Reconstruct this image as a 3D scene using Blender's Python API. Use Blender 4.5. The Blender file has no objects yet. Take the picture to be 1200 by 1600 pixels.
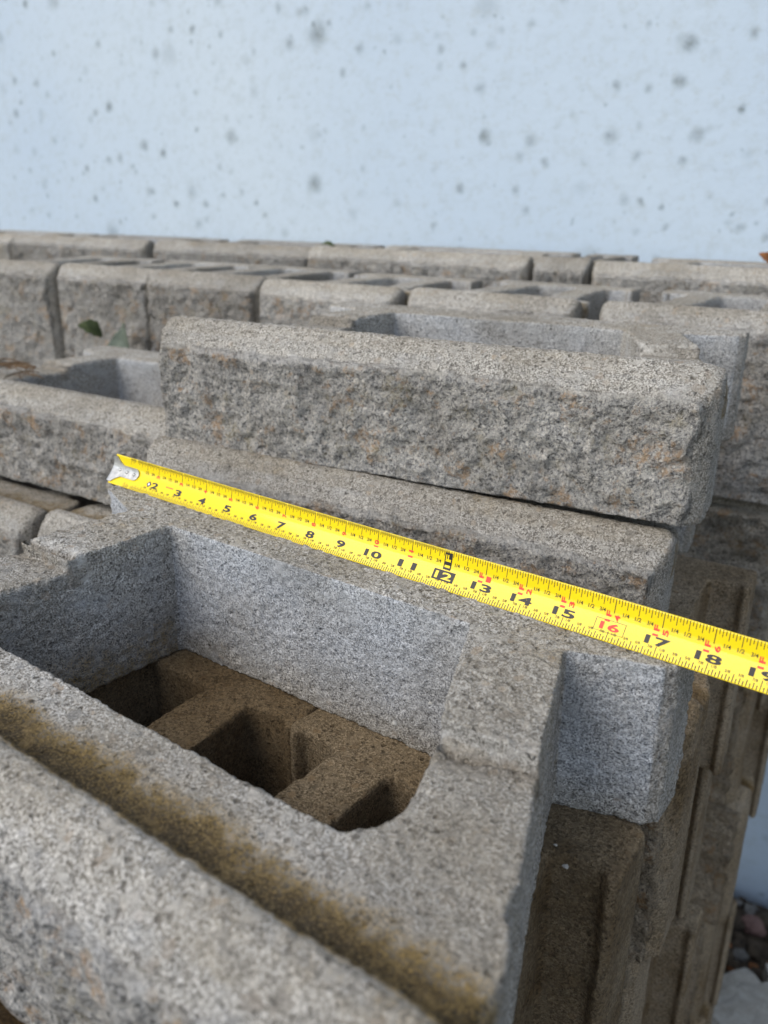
import bpy, bmesh, math, random
import numpy as np
from mathutils import Matrix, Vector

random.seed(7)
S = bpy.context.scene
COL = S.collection
IN = 0.0254            # the place was measured in inches off the tape
GZ = 54.9              # height of the measuring origin above the ground, inches

# ------------------------------------------------------------------ camera
RIGHT = Vector((0.84363706, 0.53683827, 0.00901052))
DOWN = Vector((0.1919743, -0.28592846, -0.93882415))
FWD = Vector((-0.50142037, 0.79375663, -0.344279))
CPOS = Vector((20.36690502, -16.83704899, 8.03278056))
cam = bpy.data.cameras.new('camera')
cam_o = bpy.data.objects.new('camera', cam)
COL.objects.link(cam_o)
m = Matrix.Identity(4)
for r in range(3):
    m[r][0] = RIGHT[r]; m[r][1] = -DOWN[r]; m[r][2] = -FWD[r]
m[0][3] = CPOS.x * IN; m[1][3] = CPOS.y * IN; m[2][3] = (CPOS.z + GZ) * IN
cam_o.matrix_world = m
cam.sensor_fit = 'VERTICAL'
cam.sensor_height = 36.0
cam.lens = 1337.3 / 1600 * 36.0
cam.clip_start = 0.02
cam.clip_end = 200
cam.dof.use_dof = True
cam.dof.focus_distance = 20.0 * IN
cam.dof.aperture_fstop = 9.0
cam.dof.aperture_blades = 0
S.camera = cam_o

# ------------------------------------------------------------------ light
SUN_EL, SUN_AZ = 42.0, 211.0     # degrees, azimuth clockwise from +Y
world = bpy.data.worlds.new('World')
S.world = world
world.use_nodes = True
nt = world.node_tree
for n in list(nt.nodes):
    nt.nodes.remove(n)
out = nt.nodes.new('ShaderNodeOutputWorld')
bg = nt.nodes.new('ShaderNodeBackground')
sky = nt.nodes.new('ShaderNodeTexSky')
sky.sky_type = 'NISHITA'
sky.sun_disc = False
sky.sun_elevation = math.radians(SUN_EL)
sky.sun_rotation = math.radians(SUN_AZ)
sky.air_density = 1.0
sky.dust_density = .6
hz = nt.nodes.new('ShaderNodeHueSaturation'); hz.inputs['Saturation'].default_value = .58   # thin high cloud whitens the sky
nt.links.new(sky.outputs[0], hz.inputs['Color']); nt.links.new(hz.outputs[0], bg.inputs[0])
bg.inputs[1].default_value = 0.15
nt.links.new(bg.outputs[0], out.inputs[0])
sun = bpy.data.lights.new('sun', 'SUN')
sun.energy = 1.4
sun.angle = math.radians(42)
sun.color = (1.0, 0.90, 0.76)
sun_o = bpy.data.objects.new('sun', sun)
COL.objects.link(sun_o)
el, az = math.radians(SUN_EL), math.radians(SUN_AZ)
d = Vector((math.sin(az) * math.cos(el), math.cos(az) * math.cos(el), math.sin(el)))
sun_o.rotation_euler = d.to_track_quat('Z', 'Y').to_euler()
sun_o.location = (0, 0, 6)
S.view_settings.view_transform = 'Standard'
S.view_settings.look = 'None'
S.view_settings.gamma = 1
S.view_settings.use_curve_mapping = False
S.view_settings.exposure = 0.92

# ------------------------------------------------------------------ numeric noise
def _h(ix, iy, iz, seed):
    n = (ix * 374761393 + iy * 668265263 + iz * 2147483647 + seed * 974711) & 0xffffffff
    n = ((n ^ (n >> 13)) * 1274126177) & 0xffffffff
    n = ((n ^ (n >> 16)) * 2246822519) & 0xffffffff
    return ((n ^ (n >> 15)) & 0xffffff) / 0xffffff * 2 - 1
def vnoise(P, scale, seed=0):
    Q = P / scale + 1000.0
    I = np.floor(Q).astype(np.int64); F = Q - I
    F = F * F * (3 - 2 * F)
    r = 0
    for dx in (0, 1):
        wx = F[:, 0] if dx else 1 - F[:, 0]
        for dy in (0, 1):
            wy = F[:, 1] if dy else 1 - F[:, 1]
            for dz in (0, 1):
                wz = F[:, 2] if dz else 1 - F[:, 2]
                r = r + wx * wy * wz * _h(I[:, 0] + dx, I[:, 1] + dy, I[:, 2] + dz, seed)
    return r
def sstep(a, b, x):
    t = np.clip((x - a) / (b - a), 0, 1)
    return t * t * (3 - 2 * t)

# ------------------------------------------------------------------ materials
class NT:
    def __init__(s, name):
        s.m = bpy.data.materials.new(name); s.m.use_nodes = True
        s.t = s.m.node_tree
        for n in list(s.t.nodes): s.t.nodes.remove(n)
        s.out = s.n('ShaderNodeOutputMaterial'); s.b = s.n('ShaderNodeBsdfPrincipled')
        s.l(s.b.outputs[0], s.out.inputs[0])
    def n(s, k, **p):
        x = s.t.nodes.new(k)
        for a, v in p.items(): setattr(x, a, v)
        return x
    def l(s, a, b): s.t.links.new(a, b)
    def noise(s, vec, scale, detail=3, rough=.6):
        x = s.n('ShaderNodeTexNoise'); x.inputs['Scale'].default_value = scale
        x.inputs['Detail'].default_value = detail; x.inputs['Roughness'].default_value = rough
        if vec is not None: s.l(vec, x.inputs['Vector'])
        return x
    def voro(s, vec, scale, feature='F1', rnd=1.0):
        x = s.n('ShaderNodeTexVoronoi', feature=feature); x.inputs['Scale'].default_value = scale
        x.inputs['Randomness'].default_value = rnd
        if vec is not None: s.l(vec, x.inputs['Vector'])
        return x
    def ramp(s, fac, pts):
        x = s.n('ShaderNodeValToRGB'); e = x.color_ramp.elements
        while len(e) < len(pts): e.new(.5)
        for i, (p, c) in enumerate(pts):
            e[i].position = p
            e[i].color = (c, c, c, 1) if isinstance(c, (int, float)) else (*c, 1)
        s.l(fac, x.inputs[0]); return x.outputs[0]
    def mix(s, fac, a, b, mode='MIX'):
        x = s.n('ShaderNodeMix', data_type='RGBA', blend_type=mode)
        for v, i in ((fac, 0), (a, 6), (b, 7)):
            if isinstance(v, (int, float)): x.inputs[i].default_value = v
            elif isinstance(v, tuple): x.inputs[i].default_value = (*v, 1)
            else: s.l(v, x.inputs[i])
        return x.outputs[2]
    def math(s, op, a, b=0.0, c=None):
        x = s.n('ShaderNodeMath', operation=op)
        for i, v in enumerate((a, b) if c is None else (a, b, c)):
            if isinstance(v, (int, float)): x.inputs[i].default_value = v
            else: s.l(v, x.inputs[i])
        return x.outputs[0]
    def bump(s, h, dist, strength=1.0, prev=None):
        x = s.n('ShaderNodeBump'); x.inputs['Distance'].default_value = dist; x.inputs['Strength'].default_value = strength
        s.l(h, x.inputs['Height'])
        if prev is not None: s.l(prev, x.inputs['Normal'])
        return x.outputs[0]
    def attr(s, name):
        x = s.n('ShaderNodeAttribute'); x.attribute_name = name; return x.outputs['Fac']

def concrete(name='weathered_concrete', tint=(1, 1, 1), dkf=.5):
    k = NT(name)
    tc = k.n('ShaderNodeTexCoord'); oi = k.n('ShaderNodeObjectInfo')
    off = k.n('ShaderNodeVectorMath', operation='ADD')
    rv = k.n('ShaderNodeCombineXYZ')
    k.l(k.math('MULTIPLY', oi.outputs['Random'], 7.0), rv.inputs[0]); k.l(k.math('MULTIPLY', oi.outputs['Random'], 3.3), rv.inputs[1])
    k.l(tc.outputs['Object'], off.inputs[0]); k.l(rv.outputs[0], off.inputs[1])
    P = off.outputs[0]
    split, stain, top, soil_bounce = k.attr('split'), k.attr('stain'), k.attr('top'), k.attr('soil')
    # grains a millimetre or so across
    w = k.noise(P, 900, 2); wv = k.n('ShaderNodeVectorMath', operation='MULTIPLY_ADD')
    k.l(w.outputs['Color'], wv.inputs[0]); wv.inputs[1].default_value = (.0012,) * 3; k.l(P, wv.inputs[2])
    g1 = k.voro(wv.outputs[0], 640); g2 = k.voro(wv.outputs[0], 210); gn = k.noise(P, 1500, 3, .7)
    big = k.noise(P, 9, 4, .65); mid = k.noise(P, 45, 4, .6)
    s1 = k.n('ShaderNodeSeparateColor'); k.l(g1.outputs['Color'], s1.inputs[0])
    s2 = k.n('ShaderNodeSeparateColor'); k.l(g2.outputs['Color'], s2.inputs[0])
    gr = k.noise(P, 820, 2.5, .8)
    sv1 = k.math('ADD', k.math('MULTIPLY', s1.outputs[0], .30), k.math('MULTIPLY_ADD', gr.outputs[0], 4.0, -1.58))
    base = k.ramp(sv1, [(.0, (.07, .063, .052)), (.22, (.19, .178, .155)), (.5, (.325, .31, .28)), (.75, (.46, .442, .405)), (1, (.74, .72, .68))])
    base = k.mix(k.ramp(s2.outputs[0], [(.82, 0.0), (.85, .7)]), base, k.ramp(s2.outputs[1], [(0, (.42, .40, .36)), (.5, (.52, .50, .46)), (.8, (.20, .20, .195)), (1, (.42, .33, .24))]))
    pb = k.voro(P, 120); ps = k.n('ShaderNodeSeparateColor'); k.l(pb.outputs['Color'], ps.inputs[0])
    pm = k.math('MULTIPLY', k.ramp(ps.outputs[0], [(.80, 0.0), (.82, .75)]), k.ramp(pb.outputs['Distance'], [(.22, 1.0), (.34, 0.0)]))
    pc = k.ramp(ps.outputs[1], [(0, (.30, .29, .27)), (.4, (.50, .49, .46)), (.7, (.46, .38, .29)), (1, (.60, .59, .57))])
    base = k.mix(pm, base, pc)
    pt = k.voro(wv.outputs[0], 260); pts_ = k.n('ShaderNodeSeparateColor'); k.l(pt.outputs['Color'], pts_.inputs[0])
    pit = k.math('MULTIPLY', k.ramp(pts_.outputs[0], [(.80, 0.0), (.83, 1.0)]), k.ramp(pt.outputs['Distance'], [(.20, 1.0), (.42, 0.0)]))
    base = k.mix(k.math('MULTIPLY', pit, .75), base, (.05, .045, .038))
    # broken face: bigger stones of many colours
    w2 = k.noise(P, 240, 3, .7); wv2 = k.n('ShaderNodeVectorMath', operation='MULTIPLY_ADD')
    k.l(w2.outputs['Color'], wv2.inputs[0]); wv2.inputs[1].default_value = (.006,) * 3; k.l(P, wv2.inputs[2])
    a1 = k.voro(wv2.outputs[0], 330); a1s = k.n('ShaderNodeSeparateColor'); k.l(a1.outputs['Color'], a1s.inputs[0])
    fb = k.noise(P, 480, 3, .75)
    sv = k.math('ADD', k.math('MULTIPLY', a1s.outputs[0], .5), k.math('MULTIPLY_ADD', fb.outputs[0], 3.4, -1.42))
    stones = k.ramp(sv, [(.03, (.085, .087, .092)), (.18, (.24, .244, .252)), (.40, (.40, .403, .405)), (.62, (.55, .545, .53)), (.9, (.60, .58, .55)), (1, (.78, .76, .72))])
    rusty = k.noise(P, 34, 4, .75)
    rs = k.math('MULTIPLY', k.ramp(rusty.outputs[0], [(.54, 0.0), (.62, .85)]), k.ramp(a1s.outputs[1], [(.35, 0.3), (.6, 1.0)]))
    stones = k.mix(rs, stones, (.50, .335, .20))
    yel = k.math('MULTIPLY', k.ramp(k.noise(P, 31, 3, .6).outputs[0], [(.56, 0.0), (.66, .55)]), k.ramp(a1s.outputs[2], [(.4, 0.1), (.7, .8)]))
    stones = k.mix(yel, stones, (.33, .27, .12))
    dk = k.ramp(k.noise(P, 24, 4, .65).outputs[0], [(.36, .7), (.48, 0.0)])
    stones = k.mix(k.math('MULTIPLY', dk, dkf), stones, (.08, .083, .09))
    stones = k.mix(k.ramp(gn.outputs[0], [(.35, 0.4), (.5, 0.0)]), stones, (.10, .097, .09))
    stones = k.mix(pm, stones, pc)
    smix = k.math('MULTIPLY', split, .85)
    c = k.mix(smix, base, stones)
    # cement skin of moulded sides is a more even grey; blue skylight is painted over forward faces
    side = k.math('SUBTRACT', 1.0, k.math('MAXIMUM', top, split))
    c = k.mix(k.math('MULTIPLY', side, .45), c, k.ramp(sv1, [(0, (.12, .115, .105)), (1, (.50, .485, .455))]))
    sky_mix = k.math('MULTIPLY', k.attr('sky_tint'), k.ramp(k.noise(P, 16, 4, .6).outputs[0], [(.3, .35), (.6, 1.0)]))
    c = k.mix(sky_mix, c, k.ramp(sv1, [(0, (.13, .14, .155)), (.45, (.34, .36, .385)), (1, (.60, .62, .65))]))
    c = k.mix(k.math('MULTIPLY', k.attr('arris'), k.ramp(k.noise(P, 90, 3, .7).outputs[0], [(.4, 0.0), (.6, .75)])), c, (.66, .65, .62))
    # patchy tone
    c = k.mix(k.ramp(big.outputs[0], [(.32, .42), (.54, 0.0)]), c, (.125, .115, .095))
    c = k.mix(k.math('MULTIPLY', k.ramp(mid.outputs[0], [(.5, 0.0), (.72, .5)]), side), c, (.42, .43, .44))
    tp = k.math('MULTIPLY', top, k.ramp(k.noise(P, 14, 4, .6).outputs[0], [(.35, .05), (.65, .60)]))
    c = k.mix(tp, c, k.mix(s1.outputs[0], (.15, .125, .088), (.36, .32, .25)))
    # brown algae and grime, plus warm bounce light painted on outer sides
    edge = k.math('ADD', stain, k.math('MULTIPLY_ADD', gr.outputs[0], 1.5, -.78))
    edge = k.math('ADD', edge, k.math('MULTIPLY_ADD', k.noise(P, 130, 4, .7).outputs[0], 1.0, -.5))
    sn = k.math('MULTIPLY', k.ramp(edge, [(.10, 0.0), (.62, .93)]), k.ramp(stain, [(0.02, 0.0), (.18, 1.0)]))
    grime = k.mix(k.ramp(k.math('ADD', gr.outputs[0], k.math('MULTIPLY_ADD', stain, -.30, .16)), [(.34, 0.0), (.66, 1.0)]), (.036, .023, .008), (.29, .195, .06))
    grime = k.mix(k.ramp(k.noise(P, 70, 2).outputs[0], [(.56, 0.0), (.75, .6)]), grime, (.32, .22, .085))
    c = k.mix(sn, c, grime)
    so = k.math('MULTIPLY', soil_bounce, k.ramp(k.noise(P, 18, 5, .7).outputs[0], [(.3, .35), (.6, 1.0)]))
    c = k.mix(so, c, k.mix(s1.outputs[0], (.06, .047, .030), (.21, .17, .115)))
    hv = k.n('ShaderNodeHueSaturation'); k.l(c, hv.inputs['Color'])
    k.l(k.math('MULTIPLY_ADD', oi.outputs['Random'], .24, .9), hv.inputs['Value'])
    c = k.mix(1.0, hv.outputs[0], (tint[0] * 1.04, tint[1] * 1.02, tint[2] * .985), 'MULTIPLY')
    k.l(c, k.b.inputs['Base Color'])
    k.b.inputs['Roughness'].default_value = .93
    k.b.inputs['Specular IOR Level'].default_value = .25
    inv = k.math('SUBTRACT', 1.0, g1.outputs['Distance'])
    n1 = k.bump(gr.outputs[0], .0024, 1.0)
    n1 = k.bump(k.math('SUBTRACT', 1.0, pit), .003, .9, n1)
    n2 = k.bump(gn.outputs[0], .0009, .8, n1)
    n3 = k.bump(k.math('MULTIPLY', fb.outputs[0], split), .008, .9, n2)
    n4 = k.bump(k.math('MULTIPLY', k.noise(P, 150, 4, .7).outputs[0], split), .014, .8, n3)
    k.l(n4, k.b.inputs['Normal'])
    return k.m

M_CON = concrete()
M_CON_PALE = concrete('pale_weathered_concrete', (1.04, 1.06, 1.10), .15)
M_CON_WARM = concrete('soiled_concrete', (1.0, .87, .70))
M_CON_DEEP = concrete('shaded_brown_concrete', (.66, .53, .36))  # soiled brown, darkened further to paint in the shade inside the hollow
M_CON_DARK = concrete('old_concrete', (.92, .88, .80))

def wall_paint():
    k = NT('white_painted_wall')
    tc = k.n('ShaderNodeTexCoord'); mp_ = k.n('ShaderNodeMapping'); k.l(tc.outputs['Object'], mp_.inputs[0]); mp_.inputs['Rotation'].default_value = (math.radians(-90), 0, 0); P = mp_.outputs[0]
    c = k.mix(k.noise(P, 1.1, 3, .5).outputs[0], (.31, .40, .51), (.45, .51, .55))
    warp = k.n('ShaderNodeVectorMath', operation='MULTIPLY_ADD')
    k.l(k.noise(P, 40, 3, .6).outputs['Color'], warp.inputs[0]); warp.inputs[1].default_value = (.020,) * 3; k.l(P, warp.inputs[2])
    def dots(scale, keep, r0, r1, strength, c):
        v = k.voro(warp.outputs[0], scale); v.voronoi_dimensions = '2D'; sc = k.n('ShaderNodeSeparateColor'); k.l(v.outputs['Color'], sc.inputs[0])
        rad = k.math('MULTIPLY_ADD', sc.outputs[1], r1 - r0, r0)
        q = k.n('ShaderNodeMapRange'); q.interpolation_type = 'SMOOTHSTEP'
        k.l(k.math('DIVIDE', v.outputs['Distance'], rad), q.inputs[0])
        q.inputs[1].default_value = .0; q.inputs[2].default_value = 1.0; q.inputs[3].default_value = 1.0; q.inputs[4].default_value = 0.0
        on = k.ramp(sc.outputs[0], [(keep - .001, 1.0), (keep, 0.0)])
        st = k.math('MULTIPLY', k.math('MULTIPLY', q.outputs[0], on), k.math('MULTIPLY_ADD', sc.outputs[2], strength * .8, strength * .2))
        st = k.math('MULTIPLY', st, k.ramp(k.noise(P, 260, 3, .7).outputs[0], [(.25, .35), (.6, 1.0)]))
        st = k.math('MULTIPLY', st, k.ramp(k.noise(P, 5.5, 2).outputs[0], [(.34, .30), (.52, 1.0)]))
        return k.mix(st, c, (.075, .10, .10))
    c = dots(6.5, .45, .10, .30, .85, c)
    c = dots(9.1, .50, .08, .24, 1.0, c)
    c = dots(14.7, .45, .08, .26, .8, c)
    c = dots(21, .22, .06, .18, .6, c)
    c = dots(41, .16, .08, .30, .35, c)
    c = k.mix(k.ramp(k.noise(P, 28, 5, .75).outputs[0], [(.50, 0.0), (.70, .45)]), c, (.29, .335, .355))
    c = k.mix(k.ramp(k.noise(P, 75, 4, .7).outputs[0], [(.54, 0.0), (.70, .45)]), c, (.30, .335, .345))
    k.l(c, k.b.inputs['Base Color']); k.b.inputs['Roughness'].default_value = .6
    k.l(k.bump(k.noise(P, 55, 4).outputs[0], .002, .5), k.b.inputs['Normal'])
    return k.m
def simple(name, c0, c1, scale=60, rough=.8, bump=.001, metal=0.0, spec=.3):
    k = NT(name); tc = k.n('ShaderNodeTexCoord')
    n = k.noise(tc.outputs['Object'], scale, 5, .65)
    k.l(k.mix(k.ramp(n.outputs[0], [(.3, 0.0), (.7, 1.0)]), c0, c1), k.b.inputs['Base Color'])
    k.b.inputs['Roughness'].default_value = rough; k.b.inputs['Metallic'].default_value = metal
    k.b.inputs['Specular IOR Level'].default_value = spec
    if bump: k.l(k.bump(n.outputs[0], bump), k.b.inputs['Normal'])
    return k.m
M_WALL = wall_paint()
M_SOIL = simple('dark_soil', (.018, .013, .009), (.10, .075, .05), 40, .95, .01)
M_YEL = simple('yellow_blade_enamel', (.70, .52, .010), (.76, .57, .014), 14, .12, 0, 0, .32)
M_BLK = simple('black_print', (.010, .010, .010), (.02, .02, .02), 40, .45, 0)
M_RED = simple('red_print', (.60, .035, .02), (.66, .05, .03), 40, .45, 0)
M_STEEL = simple('scuffed_steel', (.22, .22, .215), (.42, .42, .41), 220, .38, .0002, 1.0)
M_LEAF = simple('green_leaf', (.028, .042, .014), (.07, .085, .028), 60, .6, .001)
M_LEAF2 = simple('dull_leaf', (.03, .04, .025), (.09, .11, .08), 60, .6, .001)
M_DRY = simple('dry_leaf', (.11, .045, .018), (.30, .12, .04), 80, .8, .001)
M_STRAW = simple('pine_straw', (.07, .042, .024), (.17, .11, .06), 80, .8, 0)
M_WOOD = simple('pallet_wood', (.10, .075, .05), (.22, .17, .115), 30, .9, .002)
M_PAPER = simple('white_scrap', (.5, .52, .54), (.72, .73, .74), 40, .6, .001)
M_PAVER = simple('pale_paver_concrete', (.22, .205, .175), (.40, .385, .345), 35, .92, .002)

# ------------------------------------------------------------------ helpers
def W(x, y, z): return Vector((x * IN, y * IN, (z + GZ) * IN))
def tag(o, label=None, cat=None, group=None, kind=None):
    for k_, v in (('label', label), ('category', cat), ('group', group), ('kind', kind)):
        if v: o[k_] = v
    return o
def link(name, me, mat=None, parent=None):
    o = bpy.data.objects.new(name, me); COL.objects.link(o)
    if mat is not None and len(me.materials) == 0: me.materials.append(mat)
    if parent is not None: o.parent = parent
    return o
def mesh(name, V, F, mat=None, smooth=False):
    me = bpy.data.meshes.new(name); me.from_pydata([tuple(v) for v in V], [], F)
    if mat is not None: me.materials.append(mat)
    if smooth: me.polygons.foreach_set('use_smooth', [True] * len(me.polygons))
    me.update(); return me
class MB:
    def __init__(s): s.V = []; s.F = []
    def prism(s, poly, z0, z1):               # plan polygon, counter-clockwise
        n = len(poly); b = len(s.V)
        s.V += [(x, y, z0) for x, y in poly] + [(x, y, z1) for x, y in poly]
        s.F.append(tuple(b + i for i in reversed(range(n)))); s.F.append(tuple(b + n + i for i in range(n)))
        for i in range(n):
            j = (i + 1) % n; s.F.append((b + i, b + j, b + n + j, b + n + i))
    def loft(s, loops):
        b = len(s.V); n = len(loops[0])
        for L in loops: s.V += L
        s.F.append(tuple(b + i for i in range(n)))
        for k_ in range(len(loops) - 1):
            for i in range(n):
                j = (i + 1) % n; a = b + k_ * n; c = a + n
                s.F.append((a + j, a + i, c + i, c + j))
        e = b + (len(loops) - 1) * n; s.F.append(tuple(e + i for i in reversed(range(n))))
    def box(s, x0, x1, y0, y1, z0, z1): s.prism([(x0, y0), (x1, y0), (x1, y1), (x0, y1)], z0, z1)

DG = None
def voxelise(mb, voxel):
    me = bpy.data.meshes.new('raw'); me.from_pydata(mb.V, [], mb.F)
    bm = bmesh.new(); bm.from_mesh(me); bmesh.ops.recalc_face_normals(bm, faces=bm.faces); bm.to_mesh(me); bm.free()
    o = bpy.data.objects.new('raw', me); COL.objects.link(o)
    md = o.modifiers.new('r', 'REMESH'); md.mode = 'VOXEL'; md.voxel_size = voxel; md.adaptivity = 0
    dg = bpy.context.evaluated_depsgraph_get(); dg.update()
    res = bpy.data.meshes.new_from_object(o.evaluated_get(dg), depsgraph=dg)
    bpy.data.objects.remove(o); bpy.data.meshes.remove(me)
    return res

def block_mesh(name, kind, seed, voxel, rough=1.0, soil=(0, 0), moss=0.0, step=True, hwf=9.1, frel=.8):
    """hollow retaining-wall block, inches, face plane y=0, base z=0"""
    mb = MB()
    if kind == 'full':
        hw, H, lipz = hwf, 3.8, 4.12
        zf = H - .34 if step else H
        webR = [(5.95, 3.0), (9.02, 2.6), (8.57, 4.2), (7.86, 5.9), (7.70, 6.3)], [(7.7, 6.3), (6.55, 9.7), (4.42, 9.7), (5.80, 6.3)]
        webRin = [(6.5, 3.2), (6.5, 4.3), (5.84, 6.3)]
        mb.prism([(6.45, 3.0), (hw - .3, 2.6), (hw - .65, 4.2), (7.86, 5.9), (7.72, 6.35), (5.86, 6.35), (6.38, 4.6)], 0, zf)
        mb.prism([(5.84, 6.25), (7.72, 6.25), (6.55, 9.8), (4.42, 9.8)], 0, H)
        mb.prism([(5.55, 3.0), (6.6, 3.0), (6.45, 4.3), (6.2, 3.72)], 0, zf)       # fillet
        mb.prism([(-hw + .3, 2.6), (-5.6, 3.0), (-5.3, 4.6), (-4.84, 6.35), (-6.75, 6.35), (-7.8, 4.9), (-8.7, 3.9)], 0, zf)
        mb.prism([(-6.75, 6.25), (-4.84, 6.25), (-4.42, 9.8), (-6.2, 9.8)], 0, H)
        mb.prism([(-8.05, 9.9), (-6.3, 9.2), (-4.3, 9.15), (4.35, 9.3), (6.55, 9.45), (7.4, 9.75), (8.45, 10.0), (8.69, 10.25), (8.69, 11.4), (8.4, 11.6), (-7.9, 11.6), (-8.15, 11.3)], 0, H)
        wallback = 3.38
    else:
        hw, H, lipz = 4.6, 7.7, 8.05
        zf = H
        for s_ in (1, -1):
            q = [(1.2, 10.2), (1.4, 6.0), (1.8, 3.0), (3.5, 2.8), (3.0, 6.0), (2.8, 10.2)]
            mb.prism([(s_ * x, y) for x, y in (q if s_ > 0 else q)], 0, H)
        for s_ in (1, -1):
            mb.prism([(s_ * x, y) for x, y in ((3.98, 10.3), (4.04, 9.85), (4.1, 9.76), (4.24, 9.76), (4.33, 9.9), (4.33, 10.5))], 0, H)
        mb.prism([(-4.3, 10.1), (-2.72, 9.85), (2.72, 9.85), (4.25, 10.1), (4.3, 10.3), (4.3, 11.4), (4.1, 11.6), (-4.1, 11.6), (-4.3, 11.4), (-4.3, 10.4)], 0, H)
        wallback = 3.3
    prof = [(0, 0), (wallback, 0), (wallback, zf), (1.62, zf), (1.36, lipz - .12), (1.15, lipz), (.85, lipz - .05), (.40, lipz - .38), (.12, lipz - .72), (0, lipz - .95)]
    def sec(x, iy, dz):
        if abs(x) > hw - .05: wb = 2.2
        elif abs(x) > hw - .2: wb = 2.75
        else: wb = wallback
        return [(x, max(y, iy) if i not in (1, 2, 3, 4) else min(y, wb), z - (dz if z > 1 else 0)) for i, (y, z) in enumerate(prof)]
    mb.loft([sec(-hw, .55, .20), sec(-hw + .10, .36, .06), sec(-hw + .36, .0, 0), sec(hw - .36, .0, 0), sec(hw - .10, .36, .06), sec(hw, .55, .20)])
    me = voxelise(mb, voxel)
    n = len(me.vertices); P = np.empty(n * 3); me.vertices.foreach_get('co', P); P = P.reshape(-1, 3)
    N = np.empty(n * 3); me.vertex_normals.foreach_get('vector', N); N = N.reshape(-1, 3)
    P0 = P.copy()
    Q = P + seed * 37.7
    sp = sstep(.45, .12, P[:, 1]) * sstep(hw - .25, hw - .5, np.abs(P[:, 0]) + .15 * vnoise(Q, .5, 3)) * sstep(lipz - .74, lipz - .98, P[:, 2] + .08 * vnoise(Q, 1.4, 4) + .07 * vnoise(Q, .4, 31))
    bl = lambda sc, sd: 2 * np.abs(vnoise(Q, sc, sd)) - .5
    ff = .18 * vnoise(Q, 3.1, 1) + .15 * bl(1.5, 2) + .11 * bl(.62, 40) + .09 * bl(.30, 41) + .08 * vnoise(Q, .5, 5) + .06 * vnoise(Q, .27, 6) + .05 * vnoise(Q, .14, 7)
    P[:, 1] += sp * (ff * rough * frel * sstep(-.35, .45, P0[:, 2]) - .05)
    ns = sp < .3
    a = (.012 * vnoise(Q, .8, 8) + .010 * vnoise(Q, .22, 9) + .022 * vnoise(Q, .10, 10)) * rough
    P += N * (a * (1 - sp))[:, None]
    # pitted, crumbled arrises: pull corner vertices in where the curvature is high
    me.vertices.foreach_set('co', P.ravel())
    top = sstep(.6, .9, N[:, 2]) * (P0[:, 2] > 1)
    # worn edges: verts whose normal is oblique
    obl = 1 - np.max(np.abs(N), axis=1)
    e = sstep(.05, .22, obl)
    ero = e * np.clip(-.012 + .05 * vnoise(Q, .7, 11) + .045 * vnoise(Q, .2, 12), 0, .12) * rough
    P -= N * ero[:, None]
    if kind == 'full' and step:
        # the webs were knocked down near the face: ragged step across them
        yl = 6.3 + .22 * vnoise(Q, .9, 13) + .12 * vnoise(Q, .3, 14) + .25 * np.sin(P0[:, 0] * .9)
        web = (np.abs(P0[:, 0]) > 4.2) * (P0[:, 1] > 5.0) * (P0[:, 1] < 7.4) * (P0[:, 2] > H - .8)
        d_ = P0[:, 1] - yl
        rag = web * top
        P[:, 2] += rag * (np.exp(-(d_ / .22) ** 2) * .10 * vnoise(Q, .16, 15) - .30 * np.exp(-((d_ + .14) / .09) ** 2))
        crack = web * np.exp(-((d_ + .35) / .30) ** 2); rim = web * np.exp(-((d_ - .06) / .13) ** 2)
    else:
        crack = rim = np.zeros(n)
    me.vertices.foreach_set('co', (P * IN).ravel())
    stn = np.zeros(n)
    zt = P0[:, 2] > zf - .8
    stn = zt * sstep(1.2, 1.4, P0[:, 1]) * sstep(2.95, 1.6, P0[:, 1] + .16 * vnoise(Q, 1.3, 20) + .12 * vnoise(Q, .4, 21) + .06 * vnoise(Q, .15, 25)) * (P0[:, 2] < lipz - .05) * moss
    if moss:
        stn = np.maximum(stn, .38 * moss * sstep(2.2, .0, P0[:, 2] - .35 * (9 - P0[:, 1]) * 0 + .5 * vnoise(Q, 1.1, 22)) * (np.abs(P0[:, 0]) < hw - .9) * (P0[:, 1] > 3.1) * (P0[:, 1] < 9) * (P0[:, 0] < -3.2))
        stn = np.maximum(stn, .16 * sstep(.1, .9, vnoise(Q, 2.6, 23) + .3 * vnoise(Q, .6, 27)) * top)
    sky_tint = sstep(-.6, -.9, N[:, 1]) * (P0[:, 1] > 8) * sstep(0, 1.2, P0[:, 2] + .4 * vnoise(Q, 1.5, 30)) * (0 if soil[0] > .3 else 1)  # forward faces near the back: blue skylight put into the colour
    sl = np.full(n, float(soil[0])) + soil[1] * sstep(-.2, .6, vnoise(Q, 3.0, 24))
    sl = sl + .55 * crack + .38 * (np.abs(N[:, 0]) > .6) * (np.abs(P0[:, 0]) > (6 if kind == 'full' else 2.4))  # browner along the crack; warm bounce light painted on sideways outer faces
    sl = np.clip(sl, 0, 1)
    for nm, arr in (('split', sp), ('sky_tint', sky_tint), ('stain', stn), ('top', top), ('soil', sl), ('arris', np.maximum(4 * sp * (1 - sp) * (P0[:, 2] > lipz - 1.3), rim))):  # 'soil' holds soiling plus the painted warm bounce light on outer sides
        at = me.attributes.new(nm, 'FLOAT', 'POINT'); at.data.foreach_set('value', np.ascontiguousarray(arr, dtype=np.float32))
    me.polygons.foreach_set('use_smooth', [True] * len(me.polygons))
    me.materials.clear(); me.name = name
    me.update()
    return me

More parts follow.
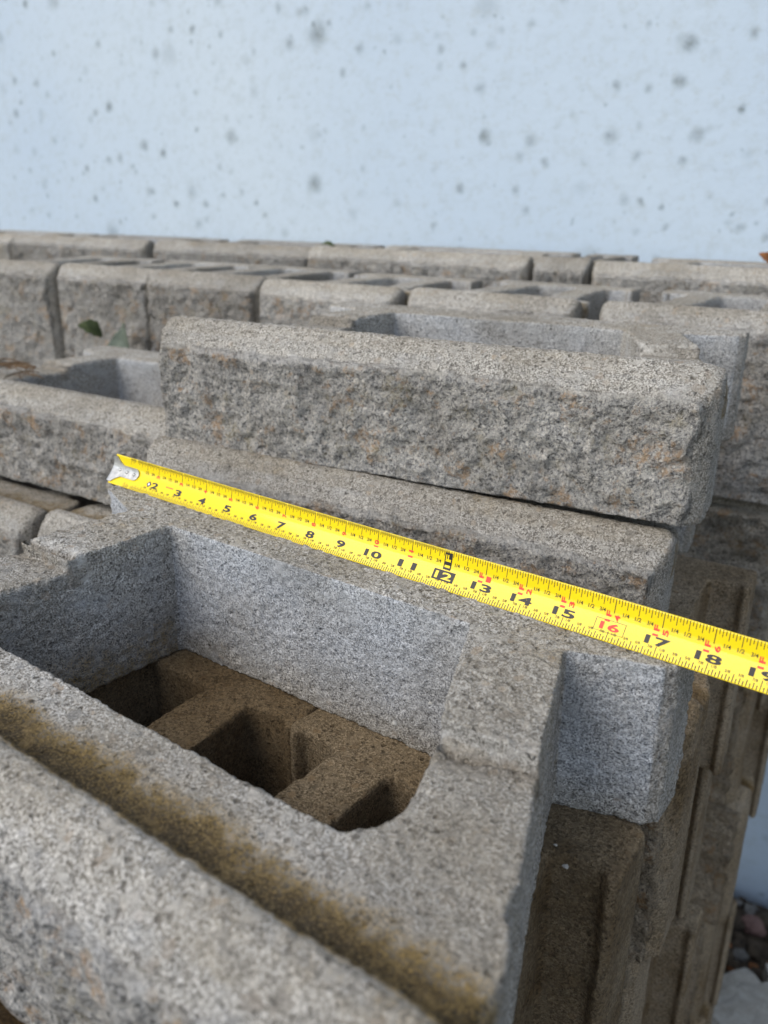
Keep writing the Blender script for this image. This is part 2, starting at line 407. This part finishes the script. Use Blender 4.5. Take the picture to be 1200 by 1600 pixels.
# ------------------------------------------------------------------ ground, wall
def grid(x0, x1, y0, y1, nx, ny, amp, sc, seed=0):
    xs = np.linspace(x0, x1, nx); ys = np.linspace(y0, y1, ny)
    X, Y = np.meshgrid(xs, ys); P = np.stack([X.ravel(), Y.ravel(), np.zeros(X.size)], 1)
    Z = amp * (vnoise(P, sc, seed) + .5 * vnoise(P, sc * .4, seed + 1) + .3 * vnoise(P, sc * .15, seed + 2))
    P[:, 2] = Z
    F = [(j * nx + i, j * nx + i + 1, (j + 1) * nx + i + 1, (j + 1) * nx + i) for j in range(ny - 1) for i in range(nx - 1)]
    return P, F
Vg, Fg = grid(-6, 8, -8, 1.43, 180, 160, .006, .3)
g = link('ground', mesh('ground', Vg, Fg, M_SOIL, True)); tag(g, kind='structure')
Vg, Fg = [(-150, -150, -.03), (150, -150, -.03), (150, 150, -.03), (-150, 150, -.03)], [(0, 1, 2, 3)]
g2 = link('terrain', mesh('terrain', Vg, Fg, M_SOIL)); tag(g2, kind='structure')
mb = MB(); mb.box(-6, 8, 57.5 * IN, 57.5 * IN + .18, -.1, 3.1)
wl = link('painted_wall', mesh('painted_wall', mb.V, mb.F, M_WALL))
tag(wl, 'white painted wall speckled with grey mildew behind the block stacks', 'wall')

# pallets under the stacks
def pallet(x0, x1, y0, y1, z0, z1, label):
    root = bpy.data.objects.new('wooden_pallet', None); COL.objects.link(root); root.location = W(x0, y0, z0)
    tag(root, label, 'pallet', 'pallets under the block stacks')
    w_, d_, h_ = (x1 - x0) * IN, (y1 - y0) * IN, (z1 - z0) * IN
    t = .017
    mbp = MB(); mbp.box(0, w_, 0, .09, 0, t); bm_ = mesh('deck_board', mbp.V, mbp.F, M_WOOD)
    n_ = 4 if d_ < .5 else 5
    for i in range(n_):
        for z_ in (h_ - t - .0005, .0005):
            b = link('deck_board', bm_, None, root); b.location = (0, i * (d_ - .09) / (n_ - 1), z_)
    mbs = MB(); mbs.box(0, .038, 0, d_, t + .001, h_ - t - .001); sm = mesh('stringer', mbs.V, mbs.F, M_WOOD)
    for i in range(3):
        b = link('stringer', sm, None, root); b.location = (i * (w_ - .038) / 2, 0, 0)
    return root

# ------------------------------------------------------------------ blocks
ME = {}
ME['A'] = block_mesh('hollow_block_mesh', 'full', 1, .055, 1.4, (0, .10), 1.0, True, 9.15, .4)
ME['B'] = block_mesh('hollow_block_mesh', 'full', 2, .08, 1.1, (0, .05), .5, True, 9.1, .65)
ME['C'] = block_mesh('hollow_block_mesh', 'full', 3, .085, 1.1, (0, .15), .5, True, 9.1, .45)
ME['L'] = block_mesh('hollow_block_mesh', 'full', 4, .12, 1.1, (0, .10), .6)
for i in range(5):
    ME['H%d' % i] = block_mesh('tall_block_mesh', 'half', 10 + i, .17, 1.0, (.0, .25), .5)
for i in range(3):
    ME['S%d' % i] = block_mesh('soiled_block_mesh', 'half', 20 + i, .12, 1.0, (.35, .45), .9)

RA = Matrix(((0.99794868, 0.0631919, 0.01025725), (-0.0627276, 0.9972049, -0.04059097), (-0.0127936, 0.03986429, 0.9991232)))
def place(name, me, mat, loc, yaw=0, pitch=0, roll=0, sx=1.0, frameA=False, label='', group=None):
    me2 = me
    o = bpy.data.objects.new(name, me2); COL.objects.link(o)
    if len(me2.materials) == 0: me2.materials.append(mat)
    o.material_slots[0].link = 'OBJECT'; o.material_slots[0].material = mat
    y, p, r = map(math.radians, (yaw, pitch, roll))
    R = Matrix.Rotation(y, 3, 'Z') @ Matrix.Rotation(p, 3, 'X') @ Matrix.Rotation(r, 3, 'Y')
    v = Vector(loc)
    if frameA:
        R = RA @ R; v = RA @ v
    mt = (R @ Matrix.Diagonal((sx, 1, 1))).to_4x4(); mt.translation = W(*v)
    o.matrix_world = mt
    tag(o, label, 'concrete block', group)
    return o
FULL = 'low hollow retaining wall blocks'
HALF = 'tall split-faced blocks stacked behind and below'
# nearest stack
place('hollow_block', ME['A'], M_CON_PALE, (8.93, -10.9, -3.8), frameA=True, group=FULL,
      label='nearest hollow grey block with brown algae channel, lying under the yellow tape')
def halfs(key, mat, x, y, z, yaw, label, frameA=False, sx=.93):
    return place('tall_block', ME[key], mat, (x, y, z), yaw, 0, 0, sx, frameA, label, HALF)
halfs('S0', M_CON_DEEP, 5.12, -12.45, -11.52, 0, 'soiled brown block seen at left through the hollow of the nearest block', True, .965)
halfs('S1', concrete('tan_concrete', (.80, .67, .49)), 13.48, -12.5, -11.50, .4, 'dark soiled block directly under the right end of the nearest block', True, .965)  # darker tan tint than the blocks below it
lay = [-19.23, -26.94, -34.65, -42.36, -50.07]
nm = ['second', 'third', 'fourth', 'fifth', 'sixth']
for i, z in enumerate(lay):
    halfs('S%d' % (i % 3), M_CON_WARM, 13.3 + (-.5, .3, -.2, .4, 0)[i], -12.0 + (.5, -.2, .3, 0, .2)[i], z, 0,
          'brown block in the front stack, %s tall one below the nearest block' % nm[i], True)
    if i < 2:
        halfs('S%d' % ((i + 1) % 3), M_CON_WARM, 4.6 + .3 * i, -12.0, z, 0,
          'dim brown block deep below the open hollow, %s layer down' % nm[i], True)
# second column: B on C, L to the left, tall ones below
place('hollow_block', ME['B'], M_CON, (7.14, 4.33, .04), 5.0, -.77, .2, group=FULL,
      label='wide rough-faced grey block with orange flecks, topmost behind the tape')
place('hollow_block', ME['C'], M_CON, (6.92, 3.22, -4.12), 6.0, 0, 1.4, .965, group=FULL,
      label='low block with white-edged lip, between the yellow tape and the topmost wide block')
place('hollow_block', ME['L'], M_CON, (-11.55, 5.0, -3.85), .8, 0, 0, group=FULL,
      label='low block with open core and pine straw at left, left of the topmost wide block')
for i, (x, key, lb) in enumerate(((12.95, 'S2', 'brown tall block whose rounded corner shows right of the nearest block, just below the tape'),
                                  (4.3, 'H1', 'tall block hidden mostly behind the nearest block, under the low lipped block'),
                                  (-4.35, 'H2', 'grey block with rounded top corner in the gap left of the tape hook'),
                                  (-13.0, 'H3', 'block at the left edge beneath the open-cored left block'))):
    halfs(key, M_CON_WARM if i == 0 else M_CON, x, 2.4 + (0, .3, .2, -.2)[i], -12.05 + .03 * i, (1, 0, 1, 0)[i], lb)
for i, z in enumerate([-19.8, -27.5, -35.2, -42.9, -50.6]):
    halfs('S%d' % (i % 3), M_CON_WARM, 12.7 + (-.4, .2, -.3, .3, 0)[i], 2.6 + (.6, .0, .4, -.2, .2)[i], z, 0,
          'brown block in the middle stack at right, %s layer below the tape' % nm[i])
# third column, tall blocks in a row
xs = [-59.6, -50.1, -40.6, -35.75, -26.4, -17.4, -8.1, 1.5, 11.9]
names3 = ['far left block of the split-faced row, partly outside the photo', 'second tall block from the left end of the split-faced row',
          'tall grey block at the left edge, above the pine straw', 'tall split-faced block at the left edge of the photo',
          'tall block with yellowish face behind the small green leaf', 'tall block with an orange rust patch, directly right of the green leaves',
          'tall split-faced block just left of the topmost wide block core', 'tall block in the row behind the middle of the topmost wide block',
          'tall block with orange stain at the right edge, beside the blue-grey wing']
for i in range(3, 9):
    halfs('H%d' % (i % 5), M_CON, xs[i], 21.6 + (0, .2, -.1, 0, .3, .1, -.1, .2, 0)[i], -4.38 + .04 * (i % 3), (0, 0, 0, 1.2, -1, 0, .8, -.5, .3)[i], names3[i], sx=1.0)
for i, z in enumerate([-12.1, -19.8, -27.5, -35.2, -42.9, -50.6]):
    halfs('S%d' % ((i + 1) % 3) if i > 0 else 'H4', M_CON_WARM if i > 0 else M_CON_DARK, 12.2 + (0, -.3, .3, -.2, .2, 0)[i], 21.6 + (.3, -.3, .2, .3, 0, .1)[i], z, 0,
          ('dark block below the orange-stained one at the right edge' if i == 0 else 'blurred brown block near the white wall, %s layer of the far right end' % nm[i - 1]), sx=1.0)
halfs('H2', M_CON_DARK, 2.8, 21.7, -12.1, 0, 'dark block beside the gap behind the blue-grey wing, one layer down', sx=1.0)
# fourth row, against the wall
for x, dz, dy, lb in ((-65.5, -.1, .5, 'farthest left mossy block below the white wall'), (-46.6, -.05, 0, 'mossy brown-topped block below the white wall at left'),
                  (-28.1, 0, 0, 'far low block below the wall, left of the joint beside the dark leaf'),
                  (-11.2, .06, .1, 'longest far block below the wall, with a white-flecked lip'),
                  (11.1, -.05, 0, 'far low block below the wall at right, under the dry orange leaf')):
    sx_ = {-65.5: 1.0, -46.6: 1.0, -28.1: .92, -11.2: .99, 11.1: .98}[x]
    place('hollow_block', ME['L' if x in (-46.6, -11.2) else 'C'], M_CON, (x - .6, 36.6 + dy, .42 + dz), .3, 0, 0, sx_, label=lb, group=FULL)
halfs('H3', M_CON, -.55, 36.7, -3.45, 0, 'narrow block piece wedged between two far low blocks below the wall', sx=.40)
for i, x in enumerate((-62, -45, -36, -26, -17, -7.5, 2.2, 12.2)):
    if x in (-7.5, 2.2): continue
for i, z in enumerate([-7.35, -15.1, -22.8, -30.5, -38.2, -45.9]):
    halfs('S%d' % (i % 3) if i else 'H0', M_CON_DARK, (12.4, 12.5, 12.2, 11.6, 9.0, 8.6)[i], 36.9, z, 0,
          'dim grey block of the stack nearest the white wall, layer %s from its top' % (['first', 'second', 'third', 'fourth', 'fifth', 'sixth'][i]), sx=1.0)
pallet(-2, 18.5, -11.5, 0, -54.6, -50.12, 'weathered pallet under the front block stack')
pallet(-2, 16, 3, 14.5, -54.6, -50.65, 'weathered pallet under the middle block stack')
pallet(-2, 16, 22, 33.5, -54.6, -50.65, 'weathered pallet under the third block stack')
pallet(-2, 13, 37, 48.5, -54.6, -45.95, 'tall crate-like pallet under the stack beside the wall')

# ------------------------------------------------------------------ tape measure
def LA(x, y, z):                               # frame of the nearest stack -> world
    return W(*(RA @ Vector((x, y, z))))
# cross-section (y, z) of the cupped blade in inches, s runs 0 (lower edge) .. 1 (upper edge)
CS = [(-.670, .006), (-.590, .078), (-.500, .164), (-.420, .246), (-.352, .324), (-.322, .364), (-.300, .408), (-.282, .460), (-.262, .540), (-.238, .650), (-.215, .775)]
sl = [0]
for a, b in zip(CS, CS[1:]): sl.append(sl[-1] + math.hypot(b[0] - a[0], b[1] - a[1]))
TW = sl[-1]
def cs(s):                                     # s in inches along the section
    s = min(max(s, 0), TW)
    for i in range(len(CS) - 1):
        if s <= sl[i + 1] + 1e-9:
            f = (s - sl[i]) / (sl[i + 1] - sl[i]); a, b = CS[i], CS[i + 1]
            dy, dz = b[0] - a[0], b[1] - a[1]; L_ = math.hypot(dy, dz)
            return a[0] + f * dy, a[1] + f * dz, -dz / L_, dy / L_
def TP(t, s, lift=0.0):
    y, z, ny, nz = cs(s)
    w_ = .012 * math.sin(t * .55)               # the blade is never dead straight
    return LA(.362 + .983 * t, y + ny * lift + w_, z + nz * lift + .004 * math.sin(t * .8 + 1))
tape = bpy.data.objects.new('tape_measure', None); COL.objects.link(tape); tape.location = LA(.36, -.3, 0)
tag(tape, 'bright yellow steel tape measure blade laid across the back of the nearest block', 'tape measure')
inv = Matrix.Translation(-tape.location)
def tmesh(name, V, F, mat, parent=tape, smooth=False):
    me = mesh(name, [inv @ v for v in V], F, mat, smooth); return link(name, me, None, parent)
V, F = [], []
ns = 24; T0, T1 = .06, 27.0; nt_ = 240
for th, flip in ((0, 0), (-.02, 1)):
    b = len(V)
    for i in range(nt_ + 1):
        for j in range(ns + 1): V.append(TP(T0 + (T1 - T0) * i / nt_, TW * j / ns, th))
    for i in range(nt_):
        for j in range(ns):
            a = b + i * (ns + 1) + j; q = (a, a + ns + 1, a + ns + 2, a + 1)
            F.append(q if not flip else q[::-1])
n1 = (nt_ + 1) * (ns + 1)
for i in range(nt_):
    a = i * (ns + 1); F.append((a, a + n1, a + n1 + ns + 1, a + ns + 1)); a += ns; F.append((a + ns + 1, a + n1 + ns + 1, a + n1, a))
blade = tmesh('blade', V, F, M_YEL, smooth=True)
class Print:
    def __init__(s): s.V = []; s.F = []
    def quad(s, t0, t1, s0, s1, shear=0.0, lift=.004):
        k_ = 4; b = len(s.V)
        for i in range(k_ + 1):
            v = s0 + (s1 - s0) * i / k_
            s.V += [TP(t0, v, lift), TP(t1, v, lift)]
        for i in range(k_): s.F.append((b + 2 * i, b + 2 * i + 1, b + 2 * i + 3, b + 2 * i + 2))
black = Print(); red = Print()
for i in range(int(26 * 16)):
    t = (i + 8) / 16
    if t < .75: continue
    r = i % 16; r = (i + 8) % 16
    if r == 0: continue
    L_ = {8: .235, 4: .19, 12: .19}.get(r, .15 if r % 2 == 0 else .105)
    black.quad(t - .007, t + .007, TW - L_, TW - .006)
    black.quad(t - .009, t + .009, .006, {8: .17, 4: .15, 12: .15}.get(r, .13 if r % 2 == 0 else .10))
    if t < 12:
        black.quad(t + 1 / 32 - .005, t + 1 / 32 + .005, TW - .075, TW - .006)
for t in range(2, 27):
    black.quad(t - .008, t + .008, TW - .32, TW - .006)
    black.quad(t - .008, t + .008, .006, .22)
tick = tmesh('tick_marks', black.V, black.F, M_BLK, blade); tag(tick, kind='stuff')

FONT_CACHE = {}
def glyph(txt, off=.04):
    key = (txt, off)
    if key in FONT_CACHE: return FONT_CACHE[key]
    cu = bpy.data.curves.new('t', 'FONT'); cu.body = txt; cu.align_x = 'CENTER'; cu.align_y = 'CENTER'; cu.offset = off; cu.resolution_u = 3
    o = bpy.data.objects.new('t', cu); COL.objects.link(o)
    dg = bpy.context.evaluated_depsgraph_get(); dg.update()
    me = bpy.data.meshes.new_from_object(o.evaluated_get(dg), depsgraph=dg)
    V = np.array([(v.co.x, v.co.y) for v in me.vertices]); F = [tuple(p.vertices) for p in me.polygons]
    c = (V.max(0) + V.min(0)) / 2; V = V - c; h = V[:, 1].max() - V[:, 1].min(); w_ = V[:, 0].max() - V[:, 0].min()
    bpy.data.objects.remove(o); bpy.data.curves.remove(cu); bpy.data.meshes.remove(me)
    FONT_CACHE[key] = (V, F, w_, h); return FONT_CACHE[key]
def put(txt, t, s, height, width, mat, rot=False, lift=.006, name='numeral', parent=None, acc=None):
    V, F, w_, h = glyph(txt, .012 if '/' in txt else (.03 if rot else (.02 if mat is M_YEL else .034)))
    P_ = []
    for x, y in V:
        if rot: x_, y_ = -y / h * height, x / w_ * width      # reads upward
        else: x_, y_ = x / w_ * width, y / h * height
        P_.append((t + x_, s + y_))
    VV = [TP(a, b, lift) for a, b in P_]
    if acc is not None:
        b = len(acc.V); acc.V += VV; acc.F += [tuple(b + i for i in f) for f in F]; return
    return tmesh(name, VV, F, mat, parent or blade)
SM = .315                                       # middle of the numeral band
for t in range(2, 25):
    dig = str(t)
    wd = .27 if len(dig) == 1 else .50
    if t == 12:
        bx = Print(); bx.quad(t - .30, t + .27, SM - .125, SM + .125, lift=.004)
        tmesh('number_box', bx.V, bx.F, M_BLK, blade)
        put(dig, t - .015, SM, .17, .44, M_YEL, lift=.008)
    elif t == 16:
        bx = Print(); a, b, c_, d_ = t - .33, t + .31, SM - .135, SM + .135
        bx.quad(a, b, c_, c_ + .010); bx.quad(a, b, d_ - .010, d_); bx.quad(a, a + .012, c_, d_); bx.quad(b - .012, b, c_, d_)
        tmesh('number_box', bx.V, bx.F, M_BLK, blade)
        put(dig, t - .01, SM, .17, .42, M_RED)
    else:
        put(dig, t - .02, SM, .18 if len(dig) > 1 else .19, wd, M_BLK)
    # small inch figures along the upper band
    if t < 12:
        put(dig, t - .02, TW - .34, .13, .09 if len(dig) == 1 else .17, M_RED, rot=True, name='small_numeral')
    elif t == 12:
        bx = Print(); bx.quad(t - .10, t + .10, SM + .15, TW - .06, lift=.004); tmesh('foot_box', bx.V, bx.F, M_BLK, blade)
        put('1F', t, (SM + .15 + TW - .06) / 2, .14, .30, M_YEL, rot=True, lift=.008, name='foot_mark')
    else:
        put('1F' if t < 24 else '2F', t - .10, TW - .40, .115, .23, M_RED, rot=True, name='foot_mark')
        if t != 24: put(str(t - 12), t + .085, TW - .40, .115, .13 if t < 22 else .2, M_RED, rot=True, name='small_numeral')
# tiny fraction figures
fr = Print()
for t in range(1, 26):
    for f_, lab in ((.25, '1/4'), (.5, '1/2'), (.75, '3/4')):
        if t + f_ > 1.4: put(lab, t + f_, TW - .30, .085, .13, M_BLK, acc=fr, lift=.005)
    for f_, lab in ((.125, '1/8'), (.375, '3/8'), (.625, '5/8'), (.875, '7/8')):
        if t + f_ > 1.4: put(lab, t + f_, .185, .06, .10, M_BLK, acc=fr, lift=.005)
fo = tmesh('fraction_figures', fr.V, fr.F, M_BLK, blade); tag(fo, kind='stuff')
rd = Print(); rd.quad(2.42, 2.72, SM + .06, SM + .085); tmesh('red_dash', rd.V, rd.F, M_RED, blade)
dm = Print(); b0 = [(1.62, SM), (1.72, SM - .10), (1.82, SM), (1.72, SM + .10)]
dm.V = [TP(a, b, .005) for a, b in b0]; dm.F = [(0, 1, 2, 3)]
tmesh('diamond_mark', dm.V, dm.F, M_BLK, blade)
dm2 = Print(); dm2.V = [TP(1.72 + (a - 1.72) * .5, SM + (b - SM) * .5, .007) for a, b in b0]; dm2.F = [(0, 1, 2, 3)]
tmesh('diamond_mark', dm2.V, dm2.F, M_PAPER, blade)
# end hook: a plate over the blade with a rounded tongue, a down-turned lip and rivets
hook = []
pts = [(.0, .05), (.0, TW - .05), (.16, TW - .06), (.34, TW - .22), (.55, TW - .30), (.95, TW - .32)]
for k_ in range(9):
    a = math.pi / 2 - math.pi * k_ / 8; pts.append((1.02 + .17 * math.cos(a), TW / 2 + (TW / 2 - .32) * math.sin(a)))
pts += [(.95, .32), (.55, .30), (.34, .22), (.16, .06)]
import mathutils
V, F = [], []
cols_ = 14
def hspan(t):                                   # half-height of the plate at t
    if t < .16: return TW / 2 - .05
    if t < .45: return (TW / 2 - .05) + (.185 - (TW / 2 - .05)) * ((t - .16) / .29) ** .7
    if t < 1.02: return .185
    return .185 * math.sqrt(max(0, 1 - ((t - 1.02) / .17) ** 2))
tt = [i / 30 * 1.19 for i in range(31)]
for layer in (.036, .008):
    for t in tt:
        hspn = max(hspan(t), .002)
        for j in range(9): V.append(TP(t, TW / 2 + hspn * (j / 4 - 1), layer))
n1 = 31 * 9
for i in range(30):
    for j in range(8):
        a = i * 9 + j; F.append((a, a + 9, a + 10, a + 1)); F.append((a + n1 + 1, a + n1 + 10, a + n1 + 9, a + n1))
    for a in (i * 9,): F.append((a, a + n1, a + n1 + 9, a + 9))
    a = i * 9 + 8; F.append((a + 9, a + n1 + 9, a + n1, a))
F.append(tuple(30 * 9 + j for j in range(9)) + tuple(n1 + 30 * 9 + j for j in reversed(range(9))))
# turned-down lip
b = len(V)
for j in range(9):
    s_ = TW / 2 + (TW / 2 - .05) * (j / 4 - 1)
    for dt, lf in ((0, .036), (-.045, .02), (-.05, -.34), (-.01, -.34), (0, .0)): V.append(TP(dt, s_, lf))
for j in range(8):
    for i in range(4):
        a = b + j * 5 + i; F.append((a, a + 5, a + 6, a + 1))
hk = tmesh('end_hook', V, F, M_STEEL, smooth=False)
def dome(t, s, r, h_):
    V = []; F = []
    for k_ in range(4):
        rr = r * math.cos(k_ / 3.2 * math.pi / 2) if k_ < 3 else r * .12; hh = .036 + h_ * math.sin(k_ / 3.2 * math.pi / 2)
        for a in range(14): V.append(TP(t + rr * math.cos(a / 14 * 6.2832), s + rr * math.sin(a / 14 * 6.2832), hh))
    for k_ in range(3):
        for a in range(14): F.append((k_ * 14 + a, k_ * 14 + (a + 1) % 14, (k_ + 1) * 14 + (a + 1) % 14, (k_ + 1) * 14 + a))
    F.append(tuple(42 + a for a in range(14))); return V, F
for t_, s_ in ((.33, TW / 2 + .02), (.66, TW / 2), (.98, TW / 2 - .01)):
    V, F = dome(t_, s_, .062, .03); tmesh('rivet', V, F, M_STEEL, hk, True)

# ------------------------------------------------------------------ leaves, straw, rubble
def leaf(loc, L_, w_, rot, mat, label, name='leaf', group=None, curl=.3):
    V, F = [], []; n_ = 10
    for i in range(n_ + 1):
        u = i / n_; x = (u - .5) * L_; hw_ = w_ / 2 * math.sin(math.pi * min(1, u * .98 + .01)) ** .8
        for j in range(5):
            v = j / 2 - 1
            V.append((x, v * hw_ * (1 + .12 * math.sin(i * 2.3)), curl * L_ * (-(u - .5) ** 2) + .25 * w_ * abs(v) * math.sin(math.pi * u) + .03 * w_ * math.sin(i * 1.7 + j)))
    for i in range(n_):
        for j in range(4): a = i * 5 + j; F.append((a, a + 5, a + 6, a + 1))
    nv = len(V); V += [(x, y, z - .0006) for x, y, z in V]; F += [tuple(nv + k_ for k_ in reversed(f)) for f in F[:]]
    o = link(name, mesh(name, V, F, mat, True)); o.location = loc; o.rotation_euler = tuple(map(math.radians, rot))
    tag(o, label, 'leaf', group); return o
leaf(W(-25.6, 20.3, -.1), .042, .03, (50, 30, 60), M_LEAF, 'small bright green leaf poking up before the tall blocks at left', curl=.5)
leaf(W(-22.3, 19.9, -.5), .085, .048, (55, 25, -35), M_LEAF2, 'larger dull green leaf beside the small bright one, near the block joint', curl=.3)
leaf(W(11.5, 38.0, 5.0), .026, .015, (70, 35, 40), M_DRY, 'dry orange leaf on the far row at the right edge', curl=.6)
leaf(W(-19.5, 38.0, 4.72), .03, .014, (25, 10, 20), M_LEAF, 'dark curled leaf scrap on the far row below the wall', curl=.6)
leaf(W(-12.4, 2.6, -3.7), .06, .036, (30, 25, 50), M_DRY, 'brown dead leaf on the lower block at the left edge', curl=.8)
def strands(center, n_, L_, spread, r, mat, label, name, seed, cat='plant litter'):
    rnd = random.Random(seed); V, F = [], []
    for _ in range(n_):
        a = rnd.gauss(.2, .6); p = Vector((rnd.gauss(0, spread), rnd.gauss(0, spread * .5), rnd.random() * .003))
        d_ = Vector((math.cos(a), math.sin(a), rnd.gauss(0, .06))); l_ = L_ * rnd.uniform(.5, 1.2); prev = None
        for k_ in range(4):
            u = k_ / 3; c = p + d_ * l_ * (u - .5) + Vector((0, 0, .003 * math.sin(u * 3)))
            b = len(V)
            for q in range(3): V.append(c + Vector((0, math.cos(q * 2.09), math.sin(q * 2.09))) * r)
            if prev is not None:
                for q in range(3): F.append((prev + q, prev + (q + 1) % 3, b + (q + 1) % 3, b + q))
            prev = b
    o = link(name, mesh(name, V, F, mat)); o.location = center
    tag(o, label, cat, None, 'stuff'); return o
strands(W(-17.6, 8.9, .02), 34, .05, .017, .0006, M_STRAW, 'brown pine straw lying on the web of the left block', 'pine_straw', 3)
strands(W(-15.4, 7.8, .02), 10, .04, .012, .0005, M_STRAW, 'few loose straws near the left block lip', 'pine_straw', 5)
# twig fragment and pebble on faces / tops
def rock(loc, r, seed, mat, label, name, cat, sc=(1, 1, .7)):
    bm = bmesh.new(); bmesh.ops.create_icosphere(bm, subdivisions=3, radius=1)
    P = np.array([v.co[:] for v in bm.verts]); k_ = 1 + .22 * vnoise(P + seed * 9.1, .8, 1) + .1 * vnoise(P + seed * 9.1, .3, 2)
    for v, q in zip(bm.verts, k_): v.co = Vector((v.co.x * sc[0], v.co.y * sc[1], v.co.z * sc[2])) * float(q) * r
    me = bpy.data.meshes.new(name); bm.to_mesh(me); bm.free(); me.materials.append(mat)
    o = link(name, me); o.location = loc; tag(o, label, cat); return o
def at_ground(x, y, h=0): return W(x, y, -54.9 + h)
def crumbs(pts, label):
    V, F = [], []
    for i, (x, y, z, r) in enumerate(pts):
        bm = bmesh.new(); bmesh.ops.create_icosphere(bm, subdivisions=1, radius=1); P_ = np.array([v.co[:] for v in bm.verts])
        k_ = 1 + .35 * vnoise(P_ + i * 3.7, .8, 2); b = len(V); c = LA(x, y, z)
        for p, q in zip(P_, k_): V.append(c + Vector((p[0] * 1.2, p[1], p[2] * .7)) * float(q) * r)
        F += [tuple(b + v.index for v in f.verts) for f in bm.faces]; bm.free()
    o = link('crumbs', mesh('crumbs', V, F, M_PAVER)); tag(o, label, 'crumbs', None, 'stuff')
rnd = random.Random(5)
crumbs([(14.0, -4.95, -.3, .0012), (16.6, -2.9, -3.74, .0016), (16.2, -2.5, -3.74, .001), (14.4, -4.4, -.02, .0009)] + [(rnd.uniform(2.8, 17), rnd.choice((rnd.uniform(-1.0, -.75), rnd.uniform(-8.6, -7.6))), -.0 if i % 2 else -.3, rnd.uniform(.0004, .0009)) for i in range(30)], 'pale concrete crumbs scattered on the nearest block and its neighbour')
# broken paver by the wall: notched hexagonal slab
def paver(loc, s, th, rz, label):
    mb = MB(); mb.prism([(-.5, -.35), (.1, -.5), (.55, -.3), (.5, .15), (.22, .2), (.2, .45), (-.35, .5), (-.55, .1)], 0, 1)
    V = [(x * s, y * s, z * th) for x, y, z in mb.V]
    me = mesh('concrete_paver', V, mb.F, M_PAVER)
    bmx = bmesh.new(); bmx.from_mesh(me); bmesh.ops.triangulate(bmx, faces=bmx.faces); bmesh.ops.subdivide_edges(bmx, edges=bmx.edges, cuts=7, use_grid_fill=True); PP = np.array([v.co[:] for v in bmx.verts]); dd = .004 * vnoise(PP, .05, 5) + .003 * vnoise(PP, .015, 6)
    for v, q in zip(bmx.verts, dd): v.co += Vector((float(q), float(q), float(q) * .8))
    bmx.to_mesh(me); bmx.free()
    o = link('concrete_paver', me); o.location = loc; o.rotation_euler = (0.05, -.06, rz)
    tag(o, label, 'paver', 'loose pavers on the ground'); return o
paver(at_ground(19.0, 41.0, .1), .18, .10, .9, 'pale notched concrete paver on the ground by the stack foot')
paver(at_ground(21.0, 46.8, .1), .13, .06, 1.9, 'smaller pale paver farther from the stack foot, nearer the wall')
rnd = random.Random(11)
for i in range(46):
    x, y = rnd.uniform(14.5, 30), rnd.uniform(34, 57)
    r = rnd.uniform(.008, .03)
    pass
Vr, Fr = [], []
def clump(mat, name, label, n_, rmin, rmax, xr, yr, seed, cat):
    rnd = random.Random(seed); V, F = [], []
    for i in range(n_):
        x, y = rnd.uniform(*xr), rnd.uniform(*yr); r = rnd.uniform(rmin, rmax)
        bm = bmesh.new(); bmesh.ops.create_icosphere(bm, subdivisions=1, radius=1); c = at_ground(x, y, r / IN * .4)
        b = len(V); P = np.array([v.co[:] for v in bm.verts]); k_ = 1 + .4 * vnoise(P + i * 5.3, .7, 3)
        sc = (rnd.uniform(.7, 1.3), rnd.uniform(.7, 1.3), rnd.uniform(.4, .8))
        for p, q in zip(P, k_): V.append(c + Vector((p[0] * sc[0], p[1] * sc[1], p[2] * sc[2])) * float(q) * r)
        F += [tuple(b + v.index for v in f.verts) for f in bm.faces]; bm.free()
    o = link(name, mesh(name, V, F, mat)); tag(o, label, cat, None, 'stuff'); return o
clump(simple('grey_rubble', (.06, .055, .05), (.20, .19, .17), 50), 'rubble', 'broken grey concrete crumbs strewn over the soil by the wall', 120, .004, .022, (12, 34), (30, 57), 2, 'rubble')
clump(M_SOIL, 'soil_clods', 'dark clods of soil by the wall foot', 500, .006, .028, (8, 40), (28, 57), 3, 'soil')
clump(M_DRY, 'leaf_litter', 'rust brown leaf litter on the ground at lower right', 420, .004, .017, (14.0, 32), (26, 50), 4, 'leaf litter')
rock(at_ground(16.9, 53.0, .4), .028, 2, simple('pinkish_brick', (.10, .06, .05), (.22, .13, .11), 50), 'pinkish broken brick lump at the foot of the white wall', 'brick_fragment', 'brick')
rock(at_ground(16.2, 40.8, .8), .022, 5, M_PAPER, 'crumpled white scrap on the ground before the pale paver', 'scrap', 'litter', (1.3, .8, .6))
